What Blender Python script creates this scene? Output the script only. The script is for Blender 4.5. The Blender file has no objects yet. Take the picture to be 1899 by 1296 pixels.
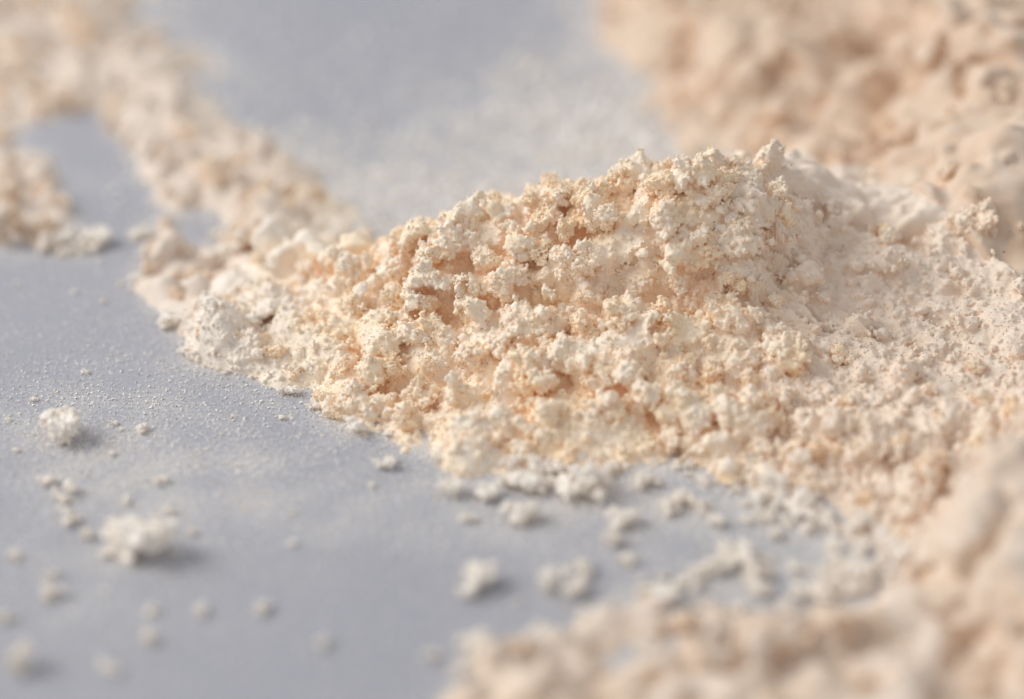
import bpy, math
import numpy as np
from mathutils import Vector, Euler, Matrix

MM = 0.001
sc = bpy.context.scene
COL = sc.collection

# ------------------------------------------------------------------ camera, light, exposure
cam_d = bpy.data.cameras.new('camera')
cam_d.sensor_width = 36.0
cam_d.lens = 99.9
cam_d.clip_start = 0.01
cam_d.clip_end = 20.0
cam_d.dof.use_dof = True
cam_d.dof.focus_distance = 0.361
cam_d.dof.aperture_fstop = 5.9
cam = bpy.data.objects.new('camera', cam_d)
COL.objects.link(cam)
cam.location = (0.0, -0.30948, 0.18596)
cam.rotation_euler = (math.radians(60.0), 0.0, 0.0)
sc.camera = cam

world = bpy.data.worlds.new('World')
sc.world = world
world.use_nodes = True
bg = world.node_tree.nodes['Background']
bg.inputs['Color'].default_value = (0.93, 0.95, 1.0, 1.0)
bg.inputs['Strength'].default_value = 0.47


def area_lamp(name, loc, target, size, watts, colour):
    d = bpy.data.lights.new(name, 'AREA')
    d.shape = 'RECTANGLE'
    d.size, d.size_y = size
    d.energy = watts
    d.color = colour
    o = bpy.data.objects.new(name, d)
    COL.objects.link(o)
    o.location = loc
    o.rotation_euler = (Vector(target) - Vector(loc)).to_track_quat('-Z', 'Y').to_euler()
    return o


area_lamp('window_light', (-0.80, 0.16, 0.66), (0, 0.01, 0), (0.72, 0.62), 9.0, (1.0, 0.975, 0.945))

sc.view_settings.view_transform = 'Standard'
sc.view_settings.look = 'None'
sc.view_settings.exposure = 0.06
sc.view_settings.gamma = 1.0
sc.view_settings.use_curve_mapping = False
sc.render.engine = 'CYCLES'
sc.cycles.max_bounces = 24
sc.cycles.diffuse_bounces = 24
sc.cycles.use_adaptive_sampling = True
sc.cycles.adaptive_threshold = 0.02
sc.cycles.use_denoising = True
sc.cycles.denoiser = 'OPENIMAGEDENOISE'
sc.cycles.sample_clamp_indirect = 0.0


# ------------------------------------------------------------------ materials
def new_mat(name):
    m = bpy.data.materials.new(name)
    m.use_nodes = True
    nt = m.node_tree
    return m, nt, nt.nodes['Principled BSDF']


def noise_node(nt, scale, detail=4.0, rough=0.55):
    tc = nt.nodes.new('ShaderNodeTexCoord')
    n = nt.nodes.new('ShaderNodeTexNoise')
    n.inputs['Scale'].default_value = scale
    n.inputs['Detail'].default_value = detail
    n.inputs['Roughness'].default_value = rough
    nt.links.new(tc.outputs['Object'], n.inputs['Vector'])
    return n


def ramp(nt, src, stops):
    r = nt.nodes.new('ShaderNodeValToRGB')
    cr = r.color_ramp
    while len(cr.elements) < len(stops):
        cr.elements.new(0.5)
    for e, (p, c) in zip(cr.elements, stops):
        e.position = p
        e.color = (*c, 1.0)
    nt.links.new(src, r.inputs['Fac'])
    return r


def powder_material(name, light, warm, end=None, flank=None):
    m, nt, p = new_mat(name)
    n = noise_node(nt, 160.0, 5.0, 0.6)
    r = ramp(nt, n.outputs['Fac'], [(0.36, light), (0.68, warm)])
    col = r.outputs['Color']
    if end:        # the thin end of the mound fades to a paler tone
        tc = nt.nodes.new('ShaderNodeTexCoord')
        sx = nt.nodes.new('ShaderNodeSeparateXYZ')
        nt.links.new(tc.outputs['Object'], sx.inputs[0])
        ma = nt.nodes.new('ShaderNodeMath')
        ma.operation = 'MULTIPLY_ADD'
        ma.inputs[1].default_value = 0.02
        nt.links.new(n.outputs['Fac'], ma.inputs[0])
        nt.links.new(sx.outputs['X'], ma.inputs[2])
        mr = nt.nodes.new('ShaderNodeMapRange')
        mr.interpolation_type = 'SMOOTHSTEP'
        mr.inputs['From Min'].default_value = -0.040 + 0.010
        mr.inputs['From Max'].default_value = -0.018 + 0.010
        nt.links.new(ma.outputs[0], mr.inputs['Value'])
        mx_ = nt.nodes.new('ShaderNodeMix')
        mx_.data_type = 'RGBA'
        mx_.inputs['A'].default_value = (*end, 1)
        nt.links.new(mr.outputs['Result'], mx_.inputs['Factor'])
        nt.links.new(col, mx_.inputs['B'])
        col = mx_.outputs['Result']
        # the slumped flank, turned from the lamp, has shade painted into its colour
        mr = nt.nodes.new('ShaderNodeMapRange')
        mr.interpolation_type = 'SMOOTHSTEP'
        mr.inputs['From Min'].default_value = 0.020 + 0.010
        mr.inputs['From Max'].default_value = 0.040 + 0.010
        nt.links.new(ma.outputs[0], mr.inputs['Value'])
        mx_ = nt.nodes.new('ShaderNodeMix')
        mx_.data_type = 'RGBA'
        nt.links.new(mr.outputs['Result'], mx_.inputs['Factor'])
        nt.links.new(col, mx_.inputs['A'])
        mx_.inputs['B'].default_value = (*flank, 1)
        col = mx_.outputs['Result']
    nt.links.new(col, p.inputs['Base Color'])
    p.inputs['Roughness'].default_value = 1.0
    p.inputs['Specular IOR Level'].default_value = 0.08
    b = noise_node(nt, 5200.0, 3.0, 0.7)
    bm = nt.nodes.new('ShaderNodeBump')
    bm.inputs['Strength'].default_value = 0.3
    bm.inputs['Distance'].default_value = 0.00012
    nt.links.new(b.outputs['Fac'], bm.inputs['Height'])
    nt.links.new(bm.outputs['Normal'], p.inputs['Normal'])
    return m


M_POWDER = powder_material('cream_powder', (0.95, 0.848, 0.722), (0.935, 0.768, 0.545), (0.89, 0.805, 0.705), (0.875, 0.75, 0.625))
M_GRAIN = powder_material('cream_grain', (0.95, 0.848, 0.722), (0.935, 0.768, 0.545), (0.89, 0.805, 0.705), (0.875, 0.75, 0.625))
M_FAR = powder_material('ridge_powder_shade_tint', (0.80, 0.685, 0.58), (0.74, 0.58, 0.44))  # ridge: same powder, darkened to paint in self-shadow of fine relief
M_BACK = powder_material('back_powder_shade_tint', (0.78, 0.64, 0.515), (0.71, 0.53, 0.385))  # back heap: shade of its small hollows mixed into the albedo
M_TRAIL = powder_material('trail_powder_shade_tint', (0.80, 0.705, 0.615), (0.76, 0.64, 0.525))  # trail and patch: shadow between unmodelled grains put into a duller colour
M_PALE = powder_material('pale_crumb_powder', (0.93, 0.88, 0.81), (0.91, 0.84, 0.75))
M_CLUMP = powder_material('loose_cream_powder', (0.90, 0.785, 0.66), (0.87, 0.72, 0.555))
M_DUST = powder_material('pale_powder', (0.92, 0.89, 0.85), (0.90, 0.85, 0.79))

M_BRAN, nt, p = new_mat('brown_fleck')
n = noise_node(nt, 900.0)
r = ramp(nt, n.outputs['Fac'], [(0.3, (0.13, 0.055, 0.025)), (0.7, (0.34, 0.16, 0.07))])
nt.links.new(r.outputs['Color'], p.inputs['Base Color'])
p.inputs['Roughness'].default_value = 0.8

M_TABLE, nt, p = new_mat('matte_grey_table')
n = noise_node(nt, 26.0, 6.0, 0.6)
r = ramp(nt, n.outputs['Fac'], [(0.3, (0.39, 0.396, 0.437)), (0.7, (0.42, 0.424, 0.46))])
n2 = noise_node(nt, 1500.0, 4.0, 0.65)
r2 = ramp(nt, n2.outputs['Fac'], [(0.30, (0, 0, 0)), (0.70, (1, 1, 1))])
att = nt.nodes.new('ShaderNodeAttribute')
att.attribute_name = 'film'
sub = nt.nodes.new('ShaderNodeMath')
sub.operation = 'ADD'
sub.use_clamp = True
nt.links.new(r2.outputs['Color'], sub.inputs[0])
off = nt.nodes.new('ShaderNodeMath')
off.operation = 'MULTIPLY_ADD'
off.inputs[1].default_value = 1.6
off.inputs[2].default_value = -0.95
nt.links.new(att.outputs['Fac'], off.inputs[0])
nt.links.new(off.outputs[0], sub.inputs[1])
mx = nt.nodes.new('ShaderNodeMix')
mx.data_type = 'RGBA'
mul = nt.nodes.new('ShaderNodeMath')
mul.operation = 'MULTIPLY'
mul.inputs[1].default_value = 0.75
nt.links.new(sub.outputs[0], mul.inputs[0])
nt.links.new(mul.outputs[0], mx.inputs['Factor'])
nt.links.new(r.outputs['Color'], mx.inputs['A'])
mx.inputs['B'].default_value = (0.70, 0.68, 0.665, 1)
nt.links.new(mx.outputs['Result'], p.inputs['Base Color'])
p.inputs['Roughness'].default_value = 0.75
p.inputs['Specular IOR Level'].default_value = 0.25
bm = nt.nodes.new('ShaderNodeBump')
bm.inputs['Strength'].default_value = 0.5
bm.inputs['Distance'].default_value = 0.0003
nt.links.new(n2.outputs['Fac'], bm.inputs['Height'])
nt.links.new(bm.outputs['Normal'], p.inputs['Normal'])


# ------------------------------------------------------------------ helpers
def mesh_from(name, verts_mm, faces, mat, smooth=True):
    """faces: (n,4) or (n,3) integer array"""
    me = bpy.data.meshes.new(name)
    nf, k = faces.shape
    me.vertices.add(len(verts_mm))
    me.vertices.foreach_set('co', (np.asarray(verts_mm, np.float32) * MM).ravel())
    me.loops.add(nf * k)
    me.loops.foreach_set('vertex_index', faces.astype(np.int32).ravel())
    me.polygons.add(nf)
    me.polygons.foreach_set('loop_start', np.arange(0, nf * k, k, dtype=np.int32))
    me.update(calc_edges=True)
    me.polygons.foreach_set('use_smooth', np.full(nf, smooth, dtype=bool))
    me.materials.append(mat)
    return me


def link(name, data, parent=None):
    o = bpy.data.objects.new(name, data)
    COL.objects.link(o)
    o.parent = parent
    return o


def tag(o, label=None, category=None, group=None, kind=None):
    for k, v in (('label', label), ('category', category), ('group', group), ('kind', kind)):
        if v:
            o[k] = v
    return o


def lattice_noise(shape, vox, scale, rng):
    """smooth random field on a regular grid, cubic B-spline interpolation of a coarse lattice"""
    dims = [int(math.ceil(s * vox / scale)) + 4 for s in shape]
    a = rng.uniform(-1, 1, dims).astype(np.float32)
    off = rng.uniform(0, 0.99, 3)
    for ax in range(3):
        n = shape[ax]
        t = np.arange(n) * vox / scale + off[ax]
        i = np.floor(t).astype(int)
        f = (t - i).astype(np.float32)
        w = [(1 - f) ** 3 / 6, (3 * f ** 3 - 6 * f * f + 4) / 6, (-3 * f ** 3 + 3 * f * f + 3 * f + 1) / 6, f ** 3 / 6]
        sh = [1, 1, 1]
        sh[ax] = n
        out = None
        for k in range(4):
            v = np.take(a, i + k, axis=ax) * w[k].reshape(sh)
            out = v if out is None else out + v
        a = out
    return a * 2.4


def surface_nets(D, org, vox):
    ins = D < 0
    nx, ny, nz = D.shape
    cell = ins[:-1, :-1, :-1].astype(np.int8)
    for dx, dy, dz in ((1, 0, 0), (0, 1, 0), (0, 0, 1), (1, 1, 0), (1, 0, 1), (0, 1, 1), (1, 1, 1)):
        cell += ins[dx:nx - 1 + dx, dy:ny - 1 + dy, dz:nz - 1 + dz]
    act = np.flatnonzero(((cell > 0) & (cell < 8)).ravel())
    del cell
    cs = (nx - 1, ny - 1, nz - 1)
    lut = np.full(cs[0] * cs[1] * cs[2], -1, np.int32)
    lut[act] = np.arange(len(act), dtype=np.int32)
    acc = np.zeros((len(act), 3))
    cnt = np.zeros(len(act))
    quads = []
    for ax in range(3):
        sl0 = [slice(None)] * 3
        sl1 = [slice(None)] * 3
        sl0[ax] = slice(0, -1)
        sl1[ax] = slice(1, None)
        A = D[tuple(sl0)]
        cr = ins[tuple(sl0)] != ins[tuple(sl1)]
        e = np.argwhere(cr)
        va = A[cr]
        vb = D[tuple(sl1)][cr]
        t = va / (va - vb)
        pos = e.astype(np.float64)
        pos[:, ax] += t
        o1, o2 = (ax + 1) % 3, (ax + 2) % 3
        ids = []
        ok = (e[:, o1] > 0) & (e[:, o2] > 0) & (e[:, o1] < D.shape[o1] - 1) & (e[:, o2] < D.shape[o2] - 1)
        e, pos, va = e[ok], pos[ok], va[ok]
        for d1, d2 in ((0, 0), (-1, 0), (-1, -1), (0, -1)):
            c = e.copy()
            c[:, o1] += d1
            c[:, o2] += d2
            k = lut[(c[:, 0] * cs[1] + c[:, 1]) * cs[2] + c[:, 2]]
            ids.append(k)
            for q in range(3):
                acc[:, q] += np.bincount(k, pos[:, q], len(act))
            cnt += np.bincount(k, minlength=len(act))
        q = np.stack(ids, 1)
        flip = va > 0
        q[flip] = q[flip][:, ::-1]
        quads.append(q)
    v = acc / np.maximum(cnt, 1)[:, None] * vox + np.asarray(org)
    return v, np.concatenate(quads)


def stamp(D, org, vox, cx, cy, cz, rad, carve=False, squash=1.0, k=0.0):
    """union (or removal) of many small balls with the solid, each only inside its own window"""
    nx, ny, nz = D.shape
    for x, y, z, r in zip(cx, cy, cz, rad):
        m = r + 2 * vox + k
        i0, i1 = max(0, int((x - m - org[0]) / vox)), min(nx, int((x + m - org[0]) / vox) + 2)
        j0, j1 = max(0, int((y - m - org[1]) / vox)), min(ny, int((y + m - org[1]) / vox) + 2)
        l0, l1 = max(0, int((z - m - org[2]) / vox)), min(nz, int((z + m - org[2]) / vox) + 2)
        if i1 <= i0 or j1 <= j0 or l1 <= l0:
            continue
        ax = (np.arange(i0, i1, dtype=np.float32) * vox + (org[0] - x)) ** 2
        ay = (np.arange(j0, j1, dtype=np.float32) * vox + (org[1] - y)) ** 2
        az = ((np.arange(l0, l1, dtype=np.float32) * vox + (org[2] - z)) / squash) ** 2
        d = np.sqrt(ax[:, None, None] + ay[None, :, None] + az[None, None, :]) - r
        w = D[i0:i1, j0:j1, l0:l1]
        if carve:
            np.maximum(w, -d, out=w)
        else:
            np.minimum(w, d, out=w)


def grow(D, org, vox, levels, rng, weight=None):
    """let small balls stick to the surface again and again, so that it fluffs up like clinging flour"""
    for per_cell, r0, r1, out in levels:
        if r1 < 1.05 * vox:
            continue
        idx = np.flatnonzero((np.abs(D) < 0.55 * vox).ravel())
        n = int(len(idx) * per_cell)
        if n == 0:
            continue
        i = rng.choice(idx, n)
        x, y, z = np.unravel_index(i, D.shape)
        ok = (x > 0) & (y > 0) & (z > 0) & (x < D.shape[0] - 1) & (y < D.shape[1] - 1) & (z < D.shape[2] - 1)
        x, y, z = x[ok], y[ok], z[ok]
        if weight is not None:
            ok = rng.random(len(x)) < weight[x, y]
            x, y, z = x[ok], y[ok], z[ok]
        g = np.stack([D[x + 1, y, z] - D[x - 1, y, z], D[x, y + 1, z] - D[x, y - 1, z], D[x, y, z + 1] - D[x, y, z - 1]], 1)
        g /= np.linalg.norm(g, axis=1)[:, None] + 1e-6
        r = r0 + (r1 - r0) * rng.random(len(x)) ** 1.5
        c = np.stack([x, y, z], 1) * vox + np.asarray(org) + g * (r * out)[:, None] + rng.normal(0, 0.25, (len(x), 3)) * r[:, None]
        stamp(D, org, vox, c[:, 0], c[:, 1], c[:, 2], r)


# ------------------------------------------------------------------ the relief of the powder (mm, table at z = 0)
RELIEF = np.array([[float(v) for v in t.split(',')] for t in '''
    -48.9,34.6,0.0 -44.6,20.9,0.0 -38.6,10.9,0.0 -32.6,5.4,0.0 -26.7,0.7,0.0 -20.8,-7.2,0.0 -14.0,-9.7,0.0 -5.9,-15.6,0.0
    0.7,-16.8,0.0 7.3,-16.1,0.0 13.9,-15.6,0.0 20.4,-16.4,0.0 26.7,-20.8,0.0 33.6,-24.4,0.0 39.0,-28.5,0.0 44.0,-34.2,0.0
    -55.6,32.6,-4.0 -46.3,15.0,-4.0 -36.1,4.0,-4.0 -26.4,-6.5,-4.0 -15.3,-14.0,-4.0 -4.6,-20.1,-4.0 7.2,-21.6,-3.0
    19.5,-22.8,-3.0 28.9,-28.6,-3.0 38.4,-35.7,-2.0 43.6,-38.3,-1.0 -62.0,24.2,-6.0 -44.8,-1.4,-8.0 -23.1,-20.0,-8.0
    -3.2,-32.1,-6.0 12.7,-32.8,-4.0 -61.5,-6.2,-9.0 -41.2,-35.6,-9.0 -52.5,-46.2,-9.0 -21.8,-42.3,-8.0 24.1,15.9,25.3
    19.2,14.3,23.8 13.8,14.1,21.6 3.5,15.6,20.6 -2.0,15.8,18.2 -8.3,14.8,16.2 -14.7,16.8,13.4 -22.0,22.0,10.2
    -29.6,27.4,7.5 -36.8,34.4,4.7 31.2,17.5,23.0 38.5,20.8,20.5 43.2,24.3,18.0 23.9,10.0,21.0 24.0,7.7,14.5 23.8,2.7,9.5
    23.5,-4.8,6.0 23.2,-12.7,3.0 13.7,9.5,19.0 13.7,6.7,13.5 13.6,1.8,10.0 13.4,-5.6,6.5 13.3,-11.4,3.0 3.5,13.3,17.0
    3.5,7.6,13.0 3.4,2.7,9.5 3.4,-4.8,6.0 3.3,-12.0,2.6 -6.9,11.6,14.0 -6.8,6.9,9.5 -6.8,0.6,6.0 -6.7,-7.1,3.5
    -6.6,-12.9,1.6 -17.4,14.2,11.0 -17.3,9.0,7.5 -17.1,3.2,4.5 -16.9,-3.7,2.2 -27.7,20.1,7.0 -27.3,13.0,4.5 -27.0,6.8,2.4
    -37.1,27.9,3.6 -36.3,18.1,2.4 -43.1,28.5,1.6 -40.5,17.2,1.3 32.3,12.0,20.0 32.4,9.6,13.5 32.1,3.6,9.0 31.7,-3.0,6.5
    35.3,-9.6,4.2 40.1,19.7,16.0 39.7,13.3,11.5 39.3,6.2,7.5 41.3,-2.1,6.0 40.9,-6.1,5.2 41.7,-12.4,3.6 41.7,-19.7,2.0
    47.1,19.0,14.0 46.6,12.0,10.6 47.7,7.5,6.8 50.3,0.1,6.3 50.3,-6.1,5.6 50.2,-13.1,4.0 48.4,-23.4,2.0 47.8,-28.9,1.0
    51.9,16.2,11.5 52.0,9.9,8.6 57.3,8.5,9.4 56.6,1.6,7.0 62.1,3.6,9.0 61.1,-4.8,6.8 56.6,15.3,12.0 47.6,24.0,15.0
    52.6,24.0,15.0 57.4,28.9,16.5 61.6,35.2,19.0 67.6,33.1,22.0 63.7,24.7,19.0 63.2,18.6,15.0 64.4,11.4,12.5
    50.6,36.7,13.0 52.1,60.6,8.0 38.7,65.3,4.0 32.1,72.8,3.0 36.3,77.5,7.0 28.8,85.7,5.0 27.8,99.5,7.0 24.1,110.3,6.0
    36.9,88.1,12.0 37.4,96.1,13.0 44.2,78.4,11.0 45.1,89.6,14.0 52.9,87.9,4.0 55.8,107.5,3.5 57.1,119.4,4.0 57.7,70.4,12.0
    59.6,76.6,17.0 60.3,83.0,19.0 65.2,60.7,19.0 66.7,73.0,22.0 70.5,56.2,21.0 73.4,75.3,21.0 9.0,130.0,0.0 12.4,119.8,0.0
    16.5,109.0,0.0 20.1,92.6,0.0 23.8,81.0,0.0 28.0,69.9,0.0 2.8,135.9,-4.0 8.0,118.1,-4.0 12.8,99.3,-4.0 18.9,79.7,-3.0
    -4.3,111.9,-7.0 -18.3,136.0,-9.0 -32.0,136.0,-8.0 -8.4,91.8,-7.0 -21.1,93.9,-8.0 -33.5,103.5,-5.0 8.3,80.1,-5.0
    -57.1,126.5,0.0 -52.7,109.0,0.0 -45.0,90.7,0.0 -37.2,75.4,0.0 -29.0,61.0,0.0 -23.1,51.6,0.0 -47.9,131.3,-4.0
    -39.4,113.9,-5.0 -29.0,85.7,-5.0 -20.1,70.9,-5.0 -78.9,112.9,3.0 -69.8,116.4,3.4 -62.4,119.6,2.0 -72.2,96.1,3.0
    -64.8,97.3,3.4 -57.0,95.4,2.4 -59.4,80.4,3.0 -51.8,78.0,3.2 -47.3,65.1,3.2 -41.0,55.9,3.4 -35.5,45.8,3.4
    -46.2,53.2,2.2 -47.6,43.9,1.8 -29.2,41.6,3.0 -66.0,85.5,0.6 -61.7,77.2,0.0 -56.7,69.9,0.0 -53.7,55.8,0.0
    -50.5,45.7,0.0 -49.6,40.9,0.0 -65.0,81.8,-4.0 -60.4,70.9,-5.0 -56.9,55.3,-5.0 -58.8,45.4,-5.0 -53.6,40.4,-4.0
    -62.1,42.0,-4.0 -78.3,86.4,2.0 -72.9,82.9,1.8 -73.1,68.2,2.6 -71.2,51.2,3.2 -67.2,49.4,2.4 -71.2,40.8,2.6
    -64.7,42.3,1.8 -62.2,40.2,0.8 -69.7,82.3,0.3 -66.4,64.5,0.0 -62.6,50.7,0.0 -60.3,42.5,0.0 -65.0,38.0,0.0
    -71.0,38.5,0.0 -70.6,33.9,-3.0 -63.2,33.9,-3.0 54.0,-35.6,13.5 57.9,-34.1,14.0 51.7,-35.9,11.5 54.2,-43.7,11.5
    55.6,-51.4,9.5 51.2,-45.4,9.0 50.4,-34.6,7.0 48.4,-41.6,5.0 46.9,-48.3,4.5 48.6,-32.2,3.2 18.7,-50.8,0.0
    22.3,-50.4,0.8 27.1,-49.2,1.8 33.1,-49.8,2.6 38.9,-51.4,3.0 44.6,-53.0,3.4 29.5,-56.1,4.2 35.0,-59.8,4.0
    40.9,-59.3,3.6 23.5,-57.8,3.2 50.1,-53.7,1.0 50.8,-61.1,0.6 54.4,-61.0,7.0 53.3,-68.3,6.0 42.7,-67.5,5.0
    31.3,-67.5,5.0 20.1,-66.1,4.0 -5.2,-63.2,0.0 -2.9,-60.8,0.0 0.0,-58.2,0.3 6.5,-58.7,1.0 12.3,-60.2,1.4 16.4,-59.7,1.0
    2.9,-63.9,1.6 11.6,-64.7,2.2 15.3,-45.1,0.0 14.5,-50.3,0.0 10.2,-53.0,-0.6 3.0,-53.0,-0.6 -4.1,-57.7,-0.5
    37.6,-37.1,-1.5 28.3,-35.6,-2.5 18.8,-37.6,-3.0 3.1,-40.5,-4.0 -9.1,-48.5,-5.0 -7.7,-58.2,-3.0 45.7,-41.0,0.5
    24.0,40.0,6.0 24.0,52.0,0.0 10.0,36.0,5.0 10.0,48.0,-2.0 -5.0,34.0,4.0 -8.0,44.0,-3.0 -20.0,32.0,2.0 -22.0,40.0,-2.0
    34.0,30.0,19.0 38.0,40.0,14.0 45.0,46.0,12.0 30.0,70.0,-3.0 15.0,60.0,-6.0 -40.0,30.0,0.0 -45.0,45.0,-5.0 80.0,0.0,8.0
    80.0,20.0,9.0 80.0,40.0,14.0 95.0,60.0,15.0 95.0,90.0,18.0 100.0,120.0,18.0 80.0,140.0,20.0 60.0,150.0,17.0
    40.0,150.0,10.0 25.0,145.0,4.0 15.0,150.0,-3.0 0.0,150.0,-8.0 110.0,20.0,4.0 110.0,60.0,6.0 115.0,100.0,8.0
    120.0,0.0,-4.0 130.0,60.0,-4.0 125.0,110.0,-3.0 90.0,165.0,8.0 60.0,175.0,6.0 40.0,175.0,2.0 120.0,150.0,-4.0
    60.0,195.0,-6.0 90.0,195.0,-6.0 20.0,175.0,-6.0 75.0,-30.0,12.0 75.0,-60.0,8.0 70.0,-80.0,6.0 95.0,-30.0,6.0
    95.0,-60.0,3.0 110.0,-30.0,-4.0 105.0,-70.0,-4.0 80.0,-100.0,-3.0 50.0,-90.0,4.0 30.0,-85.0,4.5 10.0,-82.0,3.5
    50.0,-105.0,-4.0 20.0,-100.0,-4.0 0.0,-88.0,0.0 -8.0,-75.0,-3.0 -20.0,-80.0,-8.0 -90.0,140.0,3.0 -75.0,145.0,3.0
    -60.0,145.0,1.0 -50.0,145.0,-3.0 -100.0,160.0,2.0 -85.0,165.0,2.0 -70.0,170.0,-1.0 -95.0,110.0,2.5 -110.0,130.0,1.0
    -115.0,100.0,-2.0 -120.0,160.0,-2.0 -90.0,190.0,-5.0 -50.0,180.0,-7.0 -85.0,75.0,2.0 -95.0,80.0,1.5 -90.0,50.0,0.0
    -105.0,60.0,-3.0 -80.0,40.0,-3.0 0.0,190.0,-10.0 -60.0,0.0,-8.0 -60.0,-50.0,-10.0 -40.0,-90.0,-10.0
'''.split()])
_d = np.sqrt(((RELIEF[:, None, :2] - RELIEF[None, :, :2]) ** 2).sum(-1) + 9.0) - 0.2 * np.eye(len(RELIEF))
_w = np.linalg.solve(_d, RELIEF[:, 2])
GX, GY, GS = -130.0, -110.0, 0.5
_gx = np.arange(GX, 135, GS)
_gy = np.arange(GY, 205, GS)
HG = np.zeros((len(_gx), len(_gy)), np.float32)
for _p, _wt in zip(RELIEF, _w):
    HG += (_wt * np.sqrt(((_gx - _p[0]) ** 2)[:, None] + ((_gy - _p[1]) ** 2)[None, :] + 9.0)).astype(np.float32)
_rg = np.random.default_rng(3)
_near = np.exp(-(HG / 3.0) ** 2)
for _s, _a in ((9.0, 1.3), (4.5, 1.3), (2.4, 1.0)):
    HG += _near * _a * lattice_noise((len(_gx), len(_gy), 1), GS, _s, _rg)[:, :, 0]
HDX, HDY = np.gradient(HG, GS)


def bil(F, x, y):
    u = np.clip((np.asarray(x) - GX) / GS, 0, F.shape[0] - 1.001)
    v = np.clip((np.asarray(y) - GY) / GS, 0, F.shape[1] - 1.001)
    i, j = u.astype(int), v.astype(int)
    f, g = u - i, v - j
    return (F[i, j] * (1 - f) + F[i + 1, j] * f) * (1 - g) + (F[i, j + 1] * (1 - f) + F[i + 1, j + 1] * f) * g


def edge_front(x):
    return np.interp(x, [-30, 36, 40.1, 43.5, 48.9, 51, 52.5, 56.8, 61.3, 90, 130],
                     [-45, -44, -42, -38.6, -30.4, -22.5, -20, -19.6, -18.7, -16, -16])


def edge_back(x):
    return np.interp(x, [-30, 20, 27, 46, 48.4, 53.6, 59, 65.8, 80, 130], [58, 62, 62, 48.7, 39.7, 28.3, 19.8, 9.6, 5, 5])


def edge_trail(y):
    return np.interp(y, [8, 16.6, 24.8, 30.2, 34.6, 46.8, 60, 200], [-47, -44, -40, -36.5, -33, -29.6, -26, -20])


def edge_patch(y):
    return np.interp(y, [30, 64, 80, 92, 130], [-63, -64.5, -67, -80, -112])


OV = 0.8      # neighbouring heaps run a little into each other


def region_main(x, y):
    return np.maximum.reduce([edge_front(x) - y - OV, y - edge_back(x) - OV, edge_trail(y) - x - OV])


def region_back(x, y):
    return np.maximum(edge_back(x) - y - OV, 14 - x)


def region_front(x, y):
    return y - edge_front(x) - OV


def region_trail(x, y):
    return np.maximum.reduce([x - edge_trail(y) - OV, edge_patch(y) - x - OV, 8 - y])


def region_patch(x, y):
    return np.maximum.reduce([x - edge_patch(y) - OV, y - 108.0, 30 - y])


_tile = np.random.default_rng(8).uniform(-1, 1, (256, 256))


def tile_noise(u, v):
    i, j = np.floor(u).astype(int), np.floor(v).astype(int)
    f, g = u - i, v - j
    f, g = f * f * (3 - 2 * f), g * g * (3 - 2 * g)
    t = lambda a, b: _tile[a % 256, b % 256]
    return (t(i, j) * (1 - f) + t(i + 1, j) * f) * (1 - g) + (t(i, j + 1) * (1 - f) + t(i + 1, j + 1) * f) * g


CLUMPS = [(1.4,3.7,3.08),(7.6,8.6,2.60),(15.0,2.9,2.88),(18.4,3.9,1.78),(33.2,-0.2,3.77),(28.6,2.4,3.77),(-0.7,8.5,2.74),
    (15.4,-7.6,3.08),(2.7,-3.9,2.74),(-1.3,-10.5,2.19),(11.3,-9.5,2.47),(23.3,13.4,3.08),(26.0,12.7,2.06),
    (9.0,15.4,3.08),(4.2,14.4,2.19),(19.8,9.8,3.43),(23.3,8.6,3.08),(29.5,11.0,2.06),(-6.9,14.6,3.08),(-3.4,11.6,2.19),
    (-10.4,13.1,2.06),(-23.4,21.4,2.47),(-20.4,44.2,1.78),(-27.8,22.2,1.92),(-13.0,5.7,2.06),(-17.7,0.9,1.78),
    (-23.5,6.4,2.60),(-27.3,12.2,1.92),(-31.9,17.8,1.64),(-37.1,19.4,1.51),(-38.9,14.8,1.37),(-35.0,9.8,1.51),
    (-28.3,4.8,1.23),(-20.3,-3.0,1.92),(-15.7,1.1,1.78),(-11.5,-3.2,2.06),(-8.0,-9.2,2.06),(-4.6,-13.8,1.64),
    (2.0,-14.7,1.92),(7.3,-15.7,2.19),(9.9,-17.7,1.92),(19.3,-11.4,2.33),(25.4,-8.0,2.06),(30.0,-9.6,2.47),
    (24.9,-3.9,2.06),(20.2,-5.0,1.64),(7.5,-2.1,1.92),(8.9,2.1,1.92),(-5.4,1.1,2.06),(-1.3,0.8,2.33),(-4.8,5.1,1.51),
    (-15.9,10.5,1.78),(-20.9,11.8,1.78),(12.2,-1.1,1.64),(26.0,5.4,1.64),(33.5,-16.4,2.06),(29.6,-15.5,1.78),
    (38.1,-15.8,2.06),(26.8,-19.0,1.64),(42.9,-13.3,2.33),(47.8,-16.6,2.19),(35.7,-21.9,1.78),(41.9,-24.8,1.78),
    (-34.0,27.1,1.78),(-41.6,36.8,1.64),(-43.3,23.2,1.23)]
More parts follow.
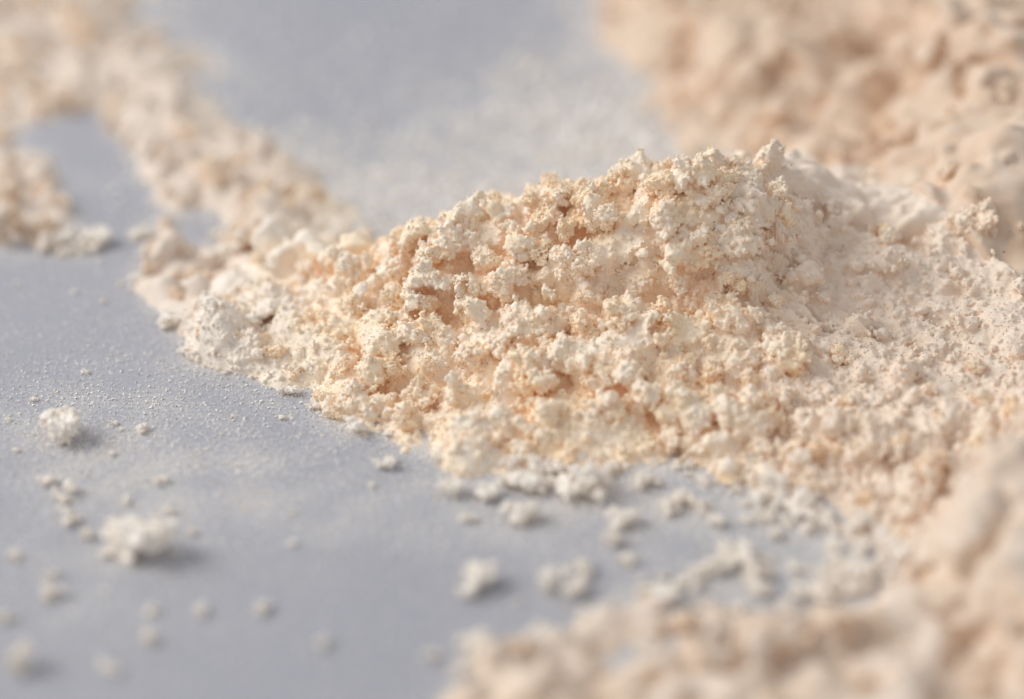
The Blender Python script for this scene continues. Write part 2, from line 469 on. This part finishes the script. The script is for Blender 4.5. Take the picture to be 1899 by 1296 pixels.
PITS = np.array([(-18.1,11.6,1.78),(-29.0,22.9,1.37),(-32.5,15.2,1.10),(16.8,10.0,0.96),(11.0,6.6,2.06),(13.7,6.9,1.37),
    (17.8,8.1,0.96),(6.9,7.4,0.96),(7.6,13.6,2.06),(2.1,15.7,1.64),(-4.8,10.8,1.78),(-8.9,6.7,1.64),(21.9,5.7,2.06),
    (19.1,2.1,1.23),(28.8,6.4,0.96),(24.9,-3.9,0.82),(22.3,-1.8,0.69),(26.8,14.2,1.37),(14.1,14.5,1.23),
    (-13.2,13.7,1.78),(-16.8,-5.3,0.69),(-6.0,-2.8,1.78),(-15.8,5.8,1.37),(3.5,10.3,0.96),(32.3,11.1,0.82),
    (6.8,-0.6,0.96),(56.5,1.5,0.96),(25.8,-12.8,1.23),(28.3,-16.1,0.96),(32.4,-13.0,1.23),(-0.6,0.6,0.69),
    (30.4,-52.3,1.51),(34.0,-58.3,1.78),(39.5,-56.3,1.64),(43.0,-57.2,1.78),(50.6,-54.1,3.08),(51.8,-61.6,2.74),
    (40.3,79.0,1.64),(36.6,82.8,1.37),(43.3,75.8,1.37),(26.6,90.8,1.64),(52.6,94.9,3.43),(56.5,114.1,2.74),
    (58.7,74.0,1.64),(64.6,61.7,1.37),(67.8,52.3,1.64),(-48.8,63.8,1.10),(-48.5,52.8,1.23),(-72.5,92.5,1.10),
    (-72.5,69.5,0.69),(-68.5,43.6,1.51),(-42.0,40.2,0.96),(45.2,21.3,1.10),(51.5,20.1,1.64),(33.8,9.8,0.82),
    (40.0,19.4,0.69)])


def clumpy(x, y):
    """how lumpy (1) or smoothly slumped (0) the powder is at a place"""
    x = np.asarray(x, float)
    y = np.asarray(y, float)
    right = 1 / (1 + np.exp(-(x - 30 - 0.25 * np.clip(y, 0, 30)) / 1.6))
    low = 1 / (1 + np.exp((y + 7) / 1.5))
    c = 1 - right * (1 - 0.55 * low) * 0.72
    return np.where(y > 45, 0.6, c)


def powder_body(box, vox, region, seed, dens=1.0, amp=1.0):
    rng = np.random.default_rng(seed)
    (x0, x1), (y0, y1), (z0, z1) = box
    org = (x0, y0, z0)
    xs = np.arange(x0, x1, vox)
    ys = np.arange(y0, y1, vox)
    zs = np.arange(z0, z1, vox).astype(np.float32)
    X, Y = np.meshgrid(xs, ys, indexing='ij')
    H = bil(HG, X, Y)
    sl = np.sqrt(1 + bil(HDX, X, Y) ** 2 + bil(HDY, X, Y) ** 2)
    C = clumpy(X, Y)
    D = ((zs[None, None, :] - H.astype(np.float32)[:, :, None]) / sl.astype(np.float32)[:, :, None])
    # broad lumps
    thick = np.clip(H / 4.0, 0.3, 1.0)
    A3 = (C * thick * amp).astype(np.float32)[:, :, None]
    D -= lattice_noise(D.shape, vox, 7.5, rng) * (A3 * 1.6)
    q = np.abs(lattice_noise(D.shape, vox, 4.6, rng))
    q -= q.mean()
    q *= A3 * 3.5
    D -= q
    area = (x1 - x0) * (y1 - y0)
    for r0, r1, per in ((1.2, 2.6, 0.035), (0.6, 1.2, 0.12)):
        n = int(area * per * dens)
        x = rng.uniform(x0, x1, n)
        y = rng.uniform(y0, y1, n)
        h = bil(HG, x, y)
        c = clumpy(x, y)
        r = rng.uniform(r0, r1, n)
        keep = (h > 0.25) & (rng.random(n) < c) & (r < 0.6 + 0.7 * h)
        x, y, h, r = x[keep], y[keep], h[keep], r[keep]
        gx, gy = bil(HDX, x, y), bil(HDY, x, y)
        s = np.sqrt(1 + gx * gx + gy * gy)
        o = rng.uniform(-0.75, 0.25, len(x)) * r
        stamp(D, org, vox, x - gx / s * o, y - gy / s * o, h + o / s, r, k=2.4)
    # hollows between the lumps
    pk = (PITS[:, 0] > x0) & (PITS[:, 0] < x1) & (PITS[:, 1] > y0) & (PITS[:, 1] < y1)
    P = PITS[pk].copy()
    P[:, 2] = np.minimum(P[:, 2], 0.42 * np.maximum(bil(HG, P[:, 0], P[:, 1]), 0.5))
    for q in range(3):
        if len(P):
            px = P[:, 0] + rng.normal(0, 0.5, len(P)) * P[:, 2]
            py = P[:, 1] + rng.normal(0, 0.4, len(P)) * P[:, 2]
            stamp(D, org, vox, px, py, bil(HG, px, py) - 0.15 * P[:, 2], P[:, 2] * rng.uniform(0.8, 1.3, len(P)), carve=True, k=3.5)
    # crumbly skin, finer and finer
    S3 = (np.clip(0.30 + 0.7 * C, 0, 1) * np.clip(H / 2.0, 0.3, 1.0) * amp).astype(np.float32)[:, :, None]
    F3 = (np.clip(0.65 + 0.35 * C, 0, 1) * np.clip(H / 1.5, 0.45, 1.0)).astype(np.float32)[:, :, None]
    for s, a, bil_, M3 in ((2.7, 1.7, 1, S3), (1.5, 0.42, 0, S3), (1.3, 0.50, 1, S3), (0.75, 0.24, 0, F3), (0.5, 0.16, 1, F3),
                           (0.33, 0.10, 0, F3), (0.2, 0.09, 0, F3)):
        if s > 1.05 * vox:
            q = lattice_noise(D.shape, vox, s, rng)
            if bil_:
                np.abs(q, out=q)
                q -= q.mean()
            q *= M3 * a
            D -= q
    # runnels and small slides down the slumped flank, fanning out from the peak, and ribs down the step in front
    an = np.arctan2(Y - 17.0, X - 22.0)
    rr = np.hypot(X - 22.0, Y - 17.0)
    fan = np.clip((X - 24.0) / 6.0, 0, 1) * np.clip((rr - 3) / 5, 0, 1) * np.clip((44 - rr) / 10, 0, 1) * np.clip((Y + 14) / 8, 0, 1)
    q = tile_noise(an * 14.0 + 60, rr / 4.5 + 8) + 0.6 * tile_noise(an * 30.0 + 90, rr / 2.6 + 30)
    rib = np.clip((X - 18.0) / 8.0, 0, 1) * np.clip((-5.0 - Y) / 3.0, 0, 1) * np.clip((H - 0.4) / 1.5, 0, 1) * np.clip((Y + 40.0) / 6.0, 0, 1) * (Y > edge_front(X))
    q2 = tile_noise(X / 1.9 + 40, Y / 5.0 + 50) + 0.6 * tile_noise(X / 0.9 + 80, Y / 2.4 + 20)
    D -= ((-np.abs(q) * 1.0 + 0.45) * fan + (-np.abs(q2) * 0.9 + 0.4) * rib).astype(np.float32)[:, :, None]
    D += (0.8 * np.clip(H / 5.0, 0.08, 1.0)).astype(np.float32)[:, :, None]
    grow(D, org, vox, ((0.0022, 0.5, 0.9, 0.25), (0.009, 0.26, 0.46, 0.4), (0.030, 0.18, 0.29, 0.55)), rng,
         np.clip(0.35 + 0.65 * C, 0, 1) * np.clip(H / 2.0 + 0.3, 0.3, 1))
    D = np.maximum(D, region(X, Y).astype(np.float32)[:, :, None])
    D[:, :, 0] = np.maximum(D[:, :, 0], 0.05)
    for s in ((0, slice(None)), (-1, slice(None)), (slice(None), 0), (slice(None), -1)):
        D[s] = np.maximum(D[s], 0.05)
    v, f = surface_nets(D, org, vox)
    # the underside lies in the table top: one plain sheet instead of thousands of faces
    f = f[(v[f][:, :, 2] > -0.3).any(1)]
    used = np.zeros(len(v), bool)
    used[f] = True
    lut = np.cumsum(used) - 1
    v, f = v[used], lut[f]
    b = np.array([[x0, y0, -0.5], [x0, y1, -0.5], [x1, y1, -0.5], [x1, y0, -0.5]])
    return np.concatenate([v, b]), np.concatenate([f, [[len(v), len(v) + 1, len(v) + 2, len(v) + 3]]])


# ------------------------------------------------------------------ table
tx = np.concatenate([[-900, -500, -250], np.arange(-140, 141, 1.5), [250, 500, 900]])
ty = np.concatenate([[-600, -350, -200], np.arange(-115, 206, 1.5), [350, 600, 900]])
TX, TY = np.meshgrid(tx, ty, indexing='ij')
tn = len(ty)
ti = np.arange(len(tx) * tn).reshape(len(tx), tn)
tq = np.stack([ti[:-1, :-1], ti[1:, :-1], ti[1:, 1:], ti[:-1, 1:]], -1).reshape(-1, 4)
tv = np.stack([TX, TY, np.zeros_like(TX)], -1).reshape(-1, 3)
c0 = len(tv)
tv = np.concatenate([tv, [[-900, -600, -18], [900, -600, -18], [900, 900, -18], [-900, 900, -18],
                          [-900, -600, -0.01], [900, -600, -0.01], [900, 900, -0.01], [-900, 900, -0.01]]])
tq = np.concatenate([tq, c0 + np.array([[3, 2, 1, 0], [0, 1, 5, 4], [1, 2, 6, 5], [2, 3, 7, 6], [3, 0, 4, 7]])])
tme = mesh_from('tabletop', tv, tq, M_TABLE, False)


def film_cover(x, y):
    """how thickly fine dust lies on the table"""
    h = bil(HG, x, y)
    f = 0.75 * np.exp(np.minimum(h, 0) / 2.2)
    for bx, by, rx, ry, a in ((8, 62, 30, 30, 0.95), (20, 86, 20, 26, 0.7), (-52, -8, 24, 18, 0.45), (-30, -20, 26, 14, 0.30),
                              (8, -26, 26, 9, 0.55), (-45, -40, 18, 16, 0.35), (36, -36, 12, 8, 0.6), (-20, 52, 18, 20, 0.3)):
        f = f + a * np.exp(-((x - bx) / rx) ** 2 - ((y - by) / ry) ** 2)
    q = np.sin(x * 0.31 + 2.1 * np.sin(y * 0.17)) * np.sin(y * 0.37 + 1.7 * np.sin(x * 0.21 + 1))
    return np.clip(f * (0.8 + 0.35 * q) + 0.12, 0, 1)


fa = tme.attributes.new('film', 'FLOAT', 'POINT')
fa.data.foreach_set('value', film_cover(tv[:, 0], tv[:, 1]).astype(np.float32))
tag(link('tabletop', tme), kind='structure')


def grain_shapes(pts_mm, rad_mm, rng):
    bv = np.array([(1, 1, 1), (-1, -1, 1), (-1, 1, -1), (1, -1, -1)], float) * 0.75
    bf = np.array([(0, 2, 1), (0, 1, 3), (0, 3, 2), (1, 2, 3)])
    n = len(pts_mm)
    ang = rng.normal(0, 1, (n, 4))
    ang /= np.linalg.norm(ang, axis=1)[:, None]
    w, x, y, z = ang.T
    Rm = np.stack([1 - 2 * (y * y + z * z), 2 * (x * y - z * w), 2 * (x * z + y * w),
                   2 * (x * y + z * w), 1 - 2 * (x * x + z * z), 2 * (y * z - x * w),
                   2 * (x * z - y * w), 2 * (y * z + x * w), 1 - 2 * (x * x + y * y)], 1).reshape(n, 3, 3)
    sv = bv[None] * rng.uniform(0.6, 1.35, (n, 4, 1)) * np.asarray(rad_mm)[:, None, None] * rng.uniform(0.7, 1.3, (n, 1, 3))
    v = np.einsum('nij,nkj->nki', Rm, sv) + np.asarray(pts_mm)[:, None, :]
    f = bf[None] + (np.arange(n) * 4)[:, None, None]
    return v.reshape(-1, 3), f.reshape(-1, 3)


def grain_cloud(name, pts_mm, rad_mm, mat, seed, parent=None):
    """many tiny angular grains joined into one mesh"""
    v, f = grain_shapes(pts_mm, rad_mm, np.random.default_rng(seed))
    return tag(link(name, mesh_from(name, v, f, mat, False), parent), kind='stuff')


# ------------------------------------------------------------------ clump shapes, shared by all copies
def clump_mesh(seed, vox=0.078, rough=1.0, flat=False):
    rng = np.random.default_rng(seed)
    R = 1.75
    n = int(2 * R / vox) + 1
    org = (-R, -R, -R)
    D = np.full((n, n, n), 9.0, np.float32)
    k = rng.integers(4, 8)
    c = rng.normal(0, 1, (k, 3)) * (0.42, 0.42, 0.30)
    r = rng.uniform(0.36, 0.60, k)
    if flat:       # a loose crumb: several small bits spread out over the table
        k = rng.integers(9, 15)
        c = rng.normal(0, 1, (k, 3)) * (0.62, 0.42, 0.16)
        r = rng.uniform(0.13, 0.33, k)
    c *= np.minimum(1.0, (1.0 if flat else 0.75) / np.maximum(np.linalg.norm(c, axis=1), 1e-6))[:, None]
    stamp(D, org, vox, c[:, 0], c[:, 1], c[:, 2], r)
    # D only holds values near the balls; fill the true distance
    g = np.arange(n) * vox - R
    G = np.stack(np.meshgrid(g, g, g, indexing='ij'), -1)
    D = np.min([np.linalg.norm(G - ci, axis=-1) - ri for ci, ri in zip(c, r)], axis=0).astype(np.float32)
    for cnt, r0, r1 in ((16, 0.16, 0.34),):
        i = rng.integers(0, k, cnt)
        d = rng.normal(0, 1, (cnt, 3))
        d /= np.linalg.norm(d, axis=1)[:, None]
        q = c[i] + d * (r[i] * 1.0)[:, None]
        stamp(D, org, vox, q[:, 0], q[:, 1], q[:, 2], rng.uniform(r0, r1, cnt), k=0.6)
    for s, a in ((0.62, 0.20), (0.36, 0.13)):
        D -= (np.abs(lattice_noise(D.shape, vox, s, rng)) - 0.35) * a * rough
    for s, a in ((0.8, 0.16), (0.3, 0.08), (0.13, 0.035)):
        D -= lattice_noise(D.shape, vox, s, rng) * a * rough
    grow(D, org, vox, ((0.012, 0.16, 0.30, 0.35), (0.03, 0.10, 0.18, 0.5), (0.04, 0.085, 0.13, 0.6)), rng)
    D[0], D[-1] = 1, 1
    D[:, 0], D[:, -1] = 1, 1
    D[:, :, 0], D[:, :, -1] = 1, 1
    v, f = surface_nets(D, org, vox)
    f = np.concatenate([f[:, [0, 1, 2]], f[:, [0, 2, 3]]])
    m = int(len(v) * 0.12)
    i = rng.integers(0, len(v), m)
    gv, gf = grain_shapes(v[i] + rng.normal(0, 0.015, (m, 3)), vox * (0.35 + 0.6 * rng.random(m) ** 2), rng)
    return mesh_from('clump', np.concatenate([v, gv]), np.concatenate([f, gf + len(v)]), M_POWDER, False)


VARIANTS = [clump_mesh(100 + i) for i in range(10)]
SMALL = [clump_mesh(200 + i, 0.13, 1.0, i % 3 > 0) for i in range(9)]
LOOSE = [clump_mesh(300 + i, 0.10, 1.2, True) for i in range(9)]


# ------------------------------------------------------------------ the heaps
def surface_z(x, y):
    return np.maximum(bil(HG, x, y), 0.0)


def put_clump(parent, x, y, r, rng, sink=0.35, mesh=None, z=None):
    me = mesh or VARIANTS[rng.integers(len(VARIANTS))]
    o = link('clump', me, parent)
    gx, gy = float(bil(HDX, x, y)), float(bil(HDY, x, y))
    s = math.sqrt(1 + gx * gx + gy * gy)
    zz = float(surface_z(x, y)) if z is None else z
    off = r * (0.45 - sink)
    o.location = ((x - gx / s * off) * MM, (y - gy / s * off) * MM, (zz + off / s) * MM)
    o.rotation_euler = rng.uniform(0, 2 * math.pi, 3)
    q = r * rng.uniform(0.85, 1.15, 3) * 0.92
    o.scale = q
    return o


def paint(o, mat):
    o.material_slots[0].link = 'OBJECT'
    o.material_slots[0].material = mat
    return o


def heap(name, label, boxes, region, seed, n_clump, r_rng, n_grain, listed=(), dens=1.0, amp=1.0, mat=None):
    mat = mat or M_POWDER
    root = link(name, None)
    tag(root, label, 'powder heap')
    rng = np.random.default_rng(seed + 7)
    allv = []
    for b, vox in boxes:
        v, f = powder_body(b, vox, region, seed, dens, amp)
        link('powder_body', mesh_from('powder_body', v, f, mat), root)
        if len(allv) == 0:
            allv = v
    (x0, x1), (y0, y1), _ = boxes[0][0]
    m = 0
    for x, y, r in listed:
        if region(np.float64(x), np.float64(y)) < 0.5:
            put_clump(root, x, y, r * 0.85, rng, 0.85)
            m += 1
    tries = 0
    placed = [(c[0], c[1], c[2]) for c in listed]
    while m < n_clump and tries < 20000:
        tries += 1
        x, y = rng.uniform(x0, x1), rng.uniform(y0, y1)
        h = float(bil(HG, x, y))
        r = r_rng[0] + (r_rng[1] - r_rng[0]) * rng.random() ** 2.2
        if h < 0.15 or region(np.float64(x), np.float64(y)) > -0.5 or rng.random() > float(clumpy(x, y)) ** 1.5:
            continue
        r = min(r, 0.7 + 0.4 * h)
        if any((x - a) ** 2 + (y - b) ** 2 < (0.75 * (r + c)) ** 2 for a, b, c in placed):
            continue
        placed.append((x, y, r))
        paint(put_clump(root, x, y, r, rng, 0.7), mat if mat is M_POWDER else M_CLUMP)
        m += 1
    # fine loose grains clinging to the surface
    ok = allv[:, 2] > 0.05
    src = allv[ok]
    if n_grain:
        i = rng.integers(0, len(src), n_grain)
        pts = src[i] + rng.normal(0, 0.05, (n_grain, 3))
        grain_cloud('loose_grain', pts, 0.05 + 0.13 * rng.random(n_grain) ** 2, M_GRAIN, seed + 9, root)
    return root


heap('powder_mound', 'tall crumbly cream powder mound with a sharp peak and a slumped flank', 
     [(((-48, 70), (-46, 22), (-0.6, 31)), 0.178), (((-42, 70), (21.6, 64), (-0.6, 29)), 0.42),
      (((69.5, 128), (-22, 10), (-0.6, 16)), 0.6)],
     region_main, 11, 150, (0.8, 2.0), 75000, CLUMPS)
heap('powder_heap', 'broad tall cream powder heap behind the sharp-peaked mound',
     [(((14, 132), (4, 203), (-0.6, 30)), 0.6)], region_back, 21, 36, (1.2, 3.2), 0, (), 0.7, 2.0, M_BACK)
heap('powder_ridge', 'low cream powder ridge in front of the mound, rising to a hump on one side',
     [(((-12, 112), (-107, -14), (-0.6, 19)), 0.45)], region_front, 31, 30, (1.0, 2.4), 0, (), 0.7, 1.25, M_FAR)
heap('powder_trail', 'long low crumbly powder trail leading away from the thin end of the mound',
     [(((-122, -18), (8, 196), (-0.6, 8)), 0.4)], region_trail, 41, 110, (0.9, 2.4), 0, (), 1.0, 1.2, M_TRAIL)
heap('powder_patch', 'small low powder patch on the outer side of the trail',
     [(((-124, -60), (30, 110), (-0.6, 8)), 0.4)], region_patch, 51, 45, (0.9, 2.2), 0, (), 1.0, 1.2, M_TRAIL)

# ------------------------------------------------------------------ loose crumbs on the table
CRUMBS = [(-56.5,-8.8,2.77),(-54.0,-22.8,1.73),(-56.4,-19.7,0.86),(-52.3,-28.3,1.23),(-49.7,-31.4,0.86),(-41.8,-35.9,4.62),
    (-53.1,-56.8,1.85),(-57.6,-35.7,0.86),(-53.2,-39.9,0.99),(-42.3,-19.8,0.99),(-37.7,-30.7,0.62),(-3.4,-41.9,2.34),
    (5.9,-43.0,2.34),(-8.9,-55.7,0.99),(-49.9,-6.3,0.49),(-40.1,-51.9,0.86),(-35.2,-46.7,0.86),(-20.9,-52.9,0.86),
    (-52.3,-43.7,1.11),(-43.9,-58.0,0.99),(-33.6,-15.7,0.37),(-15.4,-16.1,0.99),(-16.9,-20.6,0.49),(-7.7,-22.0,1.48),
    (0.7,-27.8,2.10),(8.8,-22.6,3.08),(12.8,-28.6,1.73),(11.4,-32.8,1.23),(-3.2,-23.6,1.23),(3.9,-21.3,1.36),
    (18.6,-26.0,1.36),(22.5,-25.9,1.23),(24.2,-29.2,0.99),(30.1,-27.0,1.11),(37.9,-38.9,1.85),(40.5,-40.3,1.60),
    (43.2,-36.2,1.23),(46.7,-32.8,1.23),(34.9,-30.4,0.99),(31.0,-31.4,0.86),(17.2,-44.0,1.48),(16.2,-46.2,0.86),
    (21.0,-41.6,1.11),(36.3,-42.5,0.86),(45.4,-43.3,1.23),(16.3,-20.0,1.23),(-5.1,-28.0,0.86)]
rng = np.random.default_rng(5)


CRUMB_AT = []


def crumb(x, y, r, label, group=None, flat=0.8):
    r = r * 0.85
    small = r < 0.6
    me = (SMALL if small else LOOSE)[rng.integers(9)]
    CRUMB_AT.append((x, y, r))
    o = link('crumb', me)
    o.rotation_euler = (0, 0, rng.uniform(0, 6.28))
    sx, sy, sz = r * rng.uniform(0.7, 1.3), r * rng.uniform(0.7, 1.2), r * flat
    o.scale = (sx, sy, sz)
    zmin = min(v.co.z for v in me.vertices)
    o.location = (x * MM, y * MM, -zmin * sz * 0.86)
    paint(o, M_PALE)
    return tag(o, label, 'crumb', group)


OPEN = ('small pale crumb scattered on the open dusty grey table', 'crumbs on the open table')
FRINGE = ('small pale crumb in the spilled fringe between mound foot and front ridge', 'crumb fringe before the mound')
NAMED = {0: 'ragged upright cream crumb amid the thickest fine dust on the table',
         1: 'small pale crumb in the short row between the ragged crumb and the largest crumb',
         5: 'largest flat elongated crumb lying on the open grey table',
         6: 'rounded crumb standing alone far out on the open table, away from every heap',
         11: 'chunky single crumb on clear table before the front ridge',
         12: 'twin-lobed crumb on clear table beside the chunky single crumb',
         13: 'single tiny crumb beside the tip of the low front ridge',
         24: 'pale crumb standing a little apart before the mound foot',
         25: 'large ragged crumb touching the middle of the mound foot'}
for i, (x, y, r) in enumerate(CRUMBS):
    if i in NAMED:
        lab, grp = NAMED[i], None
    elif x < -18:
        lab, grp = OPEN
    else:
        lab, grp = FRINGE
    crumb(x, y, r, lab, grp, 0.55 if i in (5,) else 0.85)

# a denser fringe of crumbs before the foot of the mound
n = 0
while n < 60:
    x, y = rng.uniform(-14, 47), rng.uniform(-42, -12)
    h = float(bil(HG, x, y))
    if not -3.2 < h < 0.2:
        continue
    crumb(x, y, 0.6 + 1.1 * rng.random() ** 2, *FRINGE)
    n += 1

# smaller crumbs along the foot of the heaps and over the table
n = 0
while n < 190:
    x, y = rng.uniform(-70, 52), rng.uniform(-60, 45)
    h = float(bil(HG, x, y))
    if h > 0.5:
        continue
    foot = h > -1.3
    if not foot and rng.random() > (0.035 if x < -20 else 0.012):
        continue
    r = (0.5 + 1.5 * rng.random() ** 2) if foot else (0.4 + 0.7 * rng.random() ** 2)
    if not foot:
        lab = OPEN
    elif x < -62:
        lab = ('tiny pale crumb shed along the edge of the small powder patch', 'crumbs along the patch edge')
    elif x < -38 and y > 8:
        lab = ('tiny pale crumb shed along the edge of the long powder trail', 'crumbs along the trail edge')
    elif y < -42:
        lab = ('tiny pale crumb shed along the edge of the low front ridge', 'crumbs along the ridge edge')
    else:
        lab = ('tiny pale crumb resting against the ragged foot of the tall mound', 'crumbs against the mound foot')
    crumb(x, y, r, *lab)
    n += 1

# ------------------------------------------------------------------ fine dust on the table
def dust(name, n, box, fall, base, r0, r1, seed, label):
    g = np.random.default_rng(seed)
    x = g.uniform(*box[0], n * 8)
    y = g.uniform(*box[1], n * 8)
    h = bil(HG, x, y)
    pr = film_cover(x, y) ** 1.5 + base
    k = (h < 0.4) & (g.random(n * 8) < pr)
    x, y = x[k][:n], y[k][:n]
    r = r0 + (r1 - r0) * g.random(len(x)) ** 3
    o = grain_cloud(name, np.stack([x, y, r * 0.4], 1), r, M_DUST, seed + 1)
    tag(o, label, 'dust')


dust('powder_dust', 62000, ((-80, 58), (-68, 50)), 1.2, 0.03, 0.05, 0.19, 71, 'fine pale powder dust over the grey table')
dust('powder_dusting', 12000, ((-60, 45), (48, 140)), 2.5, 0.02, 0.08, 0.5, 73, 'thin powder dusting on the table behind the mound')

# coarser specks drifted together behind the mound
g = np.random.default_rng(19)
sp = np.concatenate([g.normal(c, w, (m, 2)) for c, w, m in (((12, 78), (9, 12), 700), ((22, 66), (5, 6), 350), ((2, 56), (8, 6), 300), ((4, 100), (3, 6), 120))])
sp = sp[bil(HG, sp[:, 0], sp[:, 1]) < 0.2]
r = 0.12 + 0.75 * g.random(len(sp)) ** 4
tag(grain_cloud('powder_speck', np.column_stack([sp, r * 0.35]), r, M_DUST, 20), 'pale specks drifted together on the table behind the mound', 'dust')

# dust shed around every crumb
g = np.random.default_rng(15)
ca = np.array(CRUMB_AT)
k = np.repeat(np.arange(len(ca)), (8 + 26 * ca[:, 2]).astype(int))
d = ca[k, 2] * (0.6 + 0.7 * np.abs(g.normal(0, 1, len(k))))
t = g.uniform(0, 6.283, len(k))
r = 0.05 + 0.14 * g.random(len(k)) ** 2
tag(grain_cloud('shed_dust', np.stack([ca[k, 0] + d * np.cos(t), ca[k, 1] + d * np.sin(t), r * 0.4], 1), r, M_DUST, 16),
    'fine dust shed around the loose crumbs on the table', 'dust')

# brown flecks in the powder
g = np.random.default_rng(9)
x, y = g.uniform(-45, 66, 160), g.uniform(-30, 25, 160)
z = surface_z(x, y)
k = z > 0.5
grain_cloud('brown_fleck', np.stack([x, y, z + 0.35], 1)[k], g.uniform(0.06, 0.14, k.sum()), M_BRAN, 77)
tag(bpy.data.objects['brown_fleck'], 'tiny brown flecks speckling the cream powder', 'fleck')
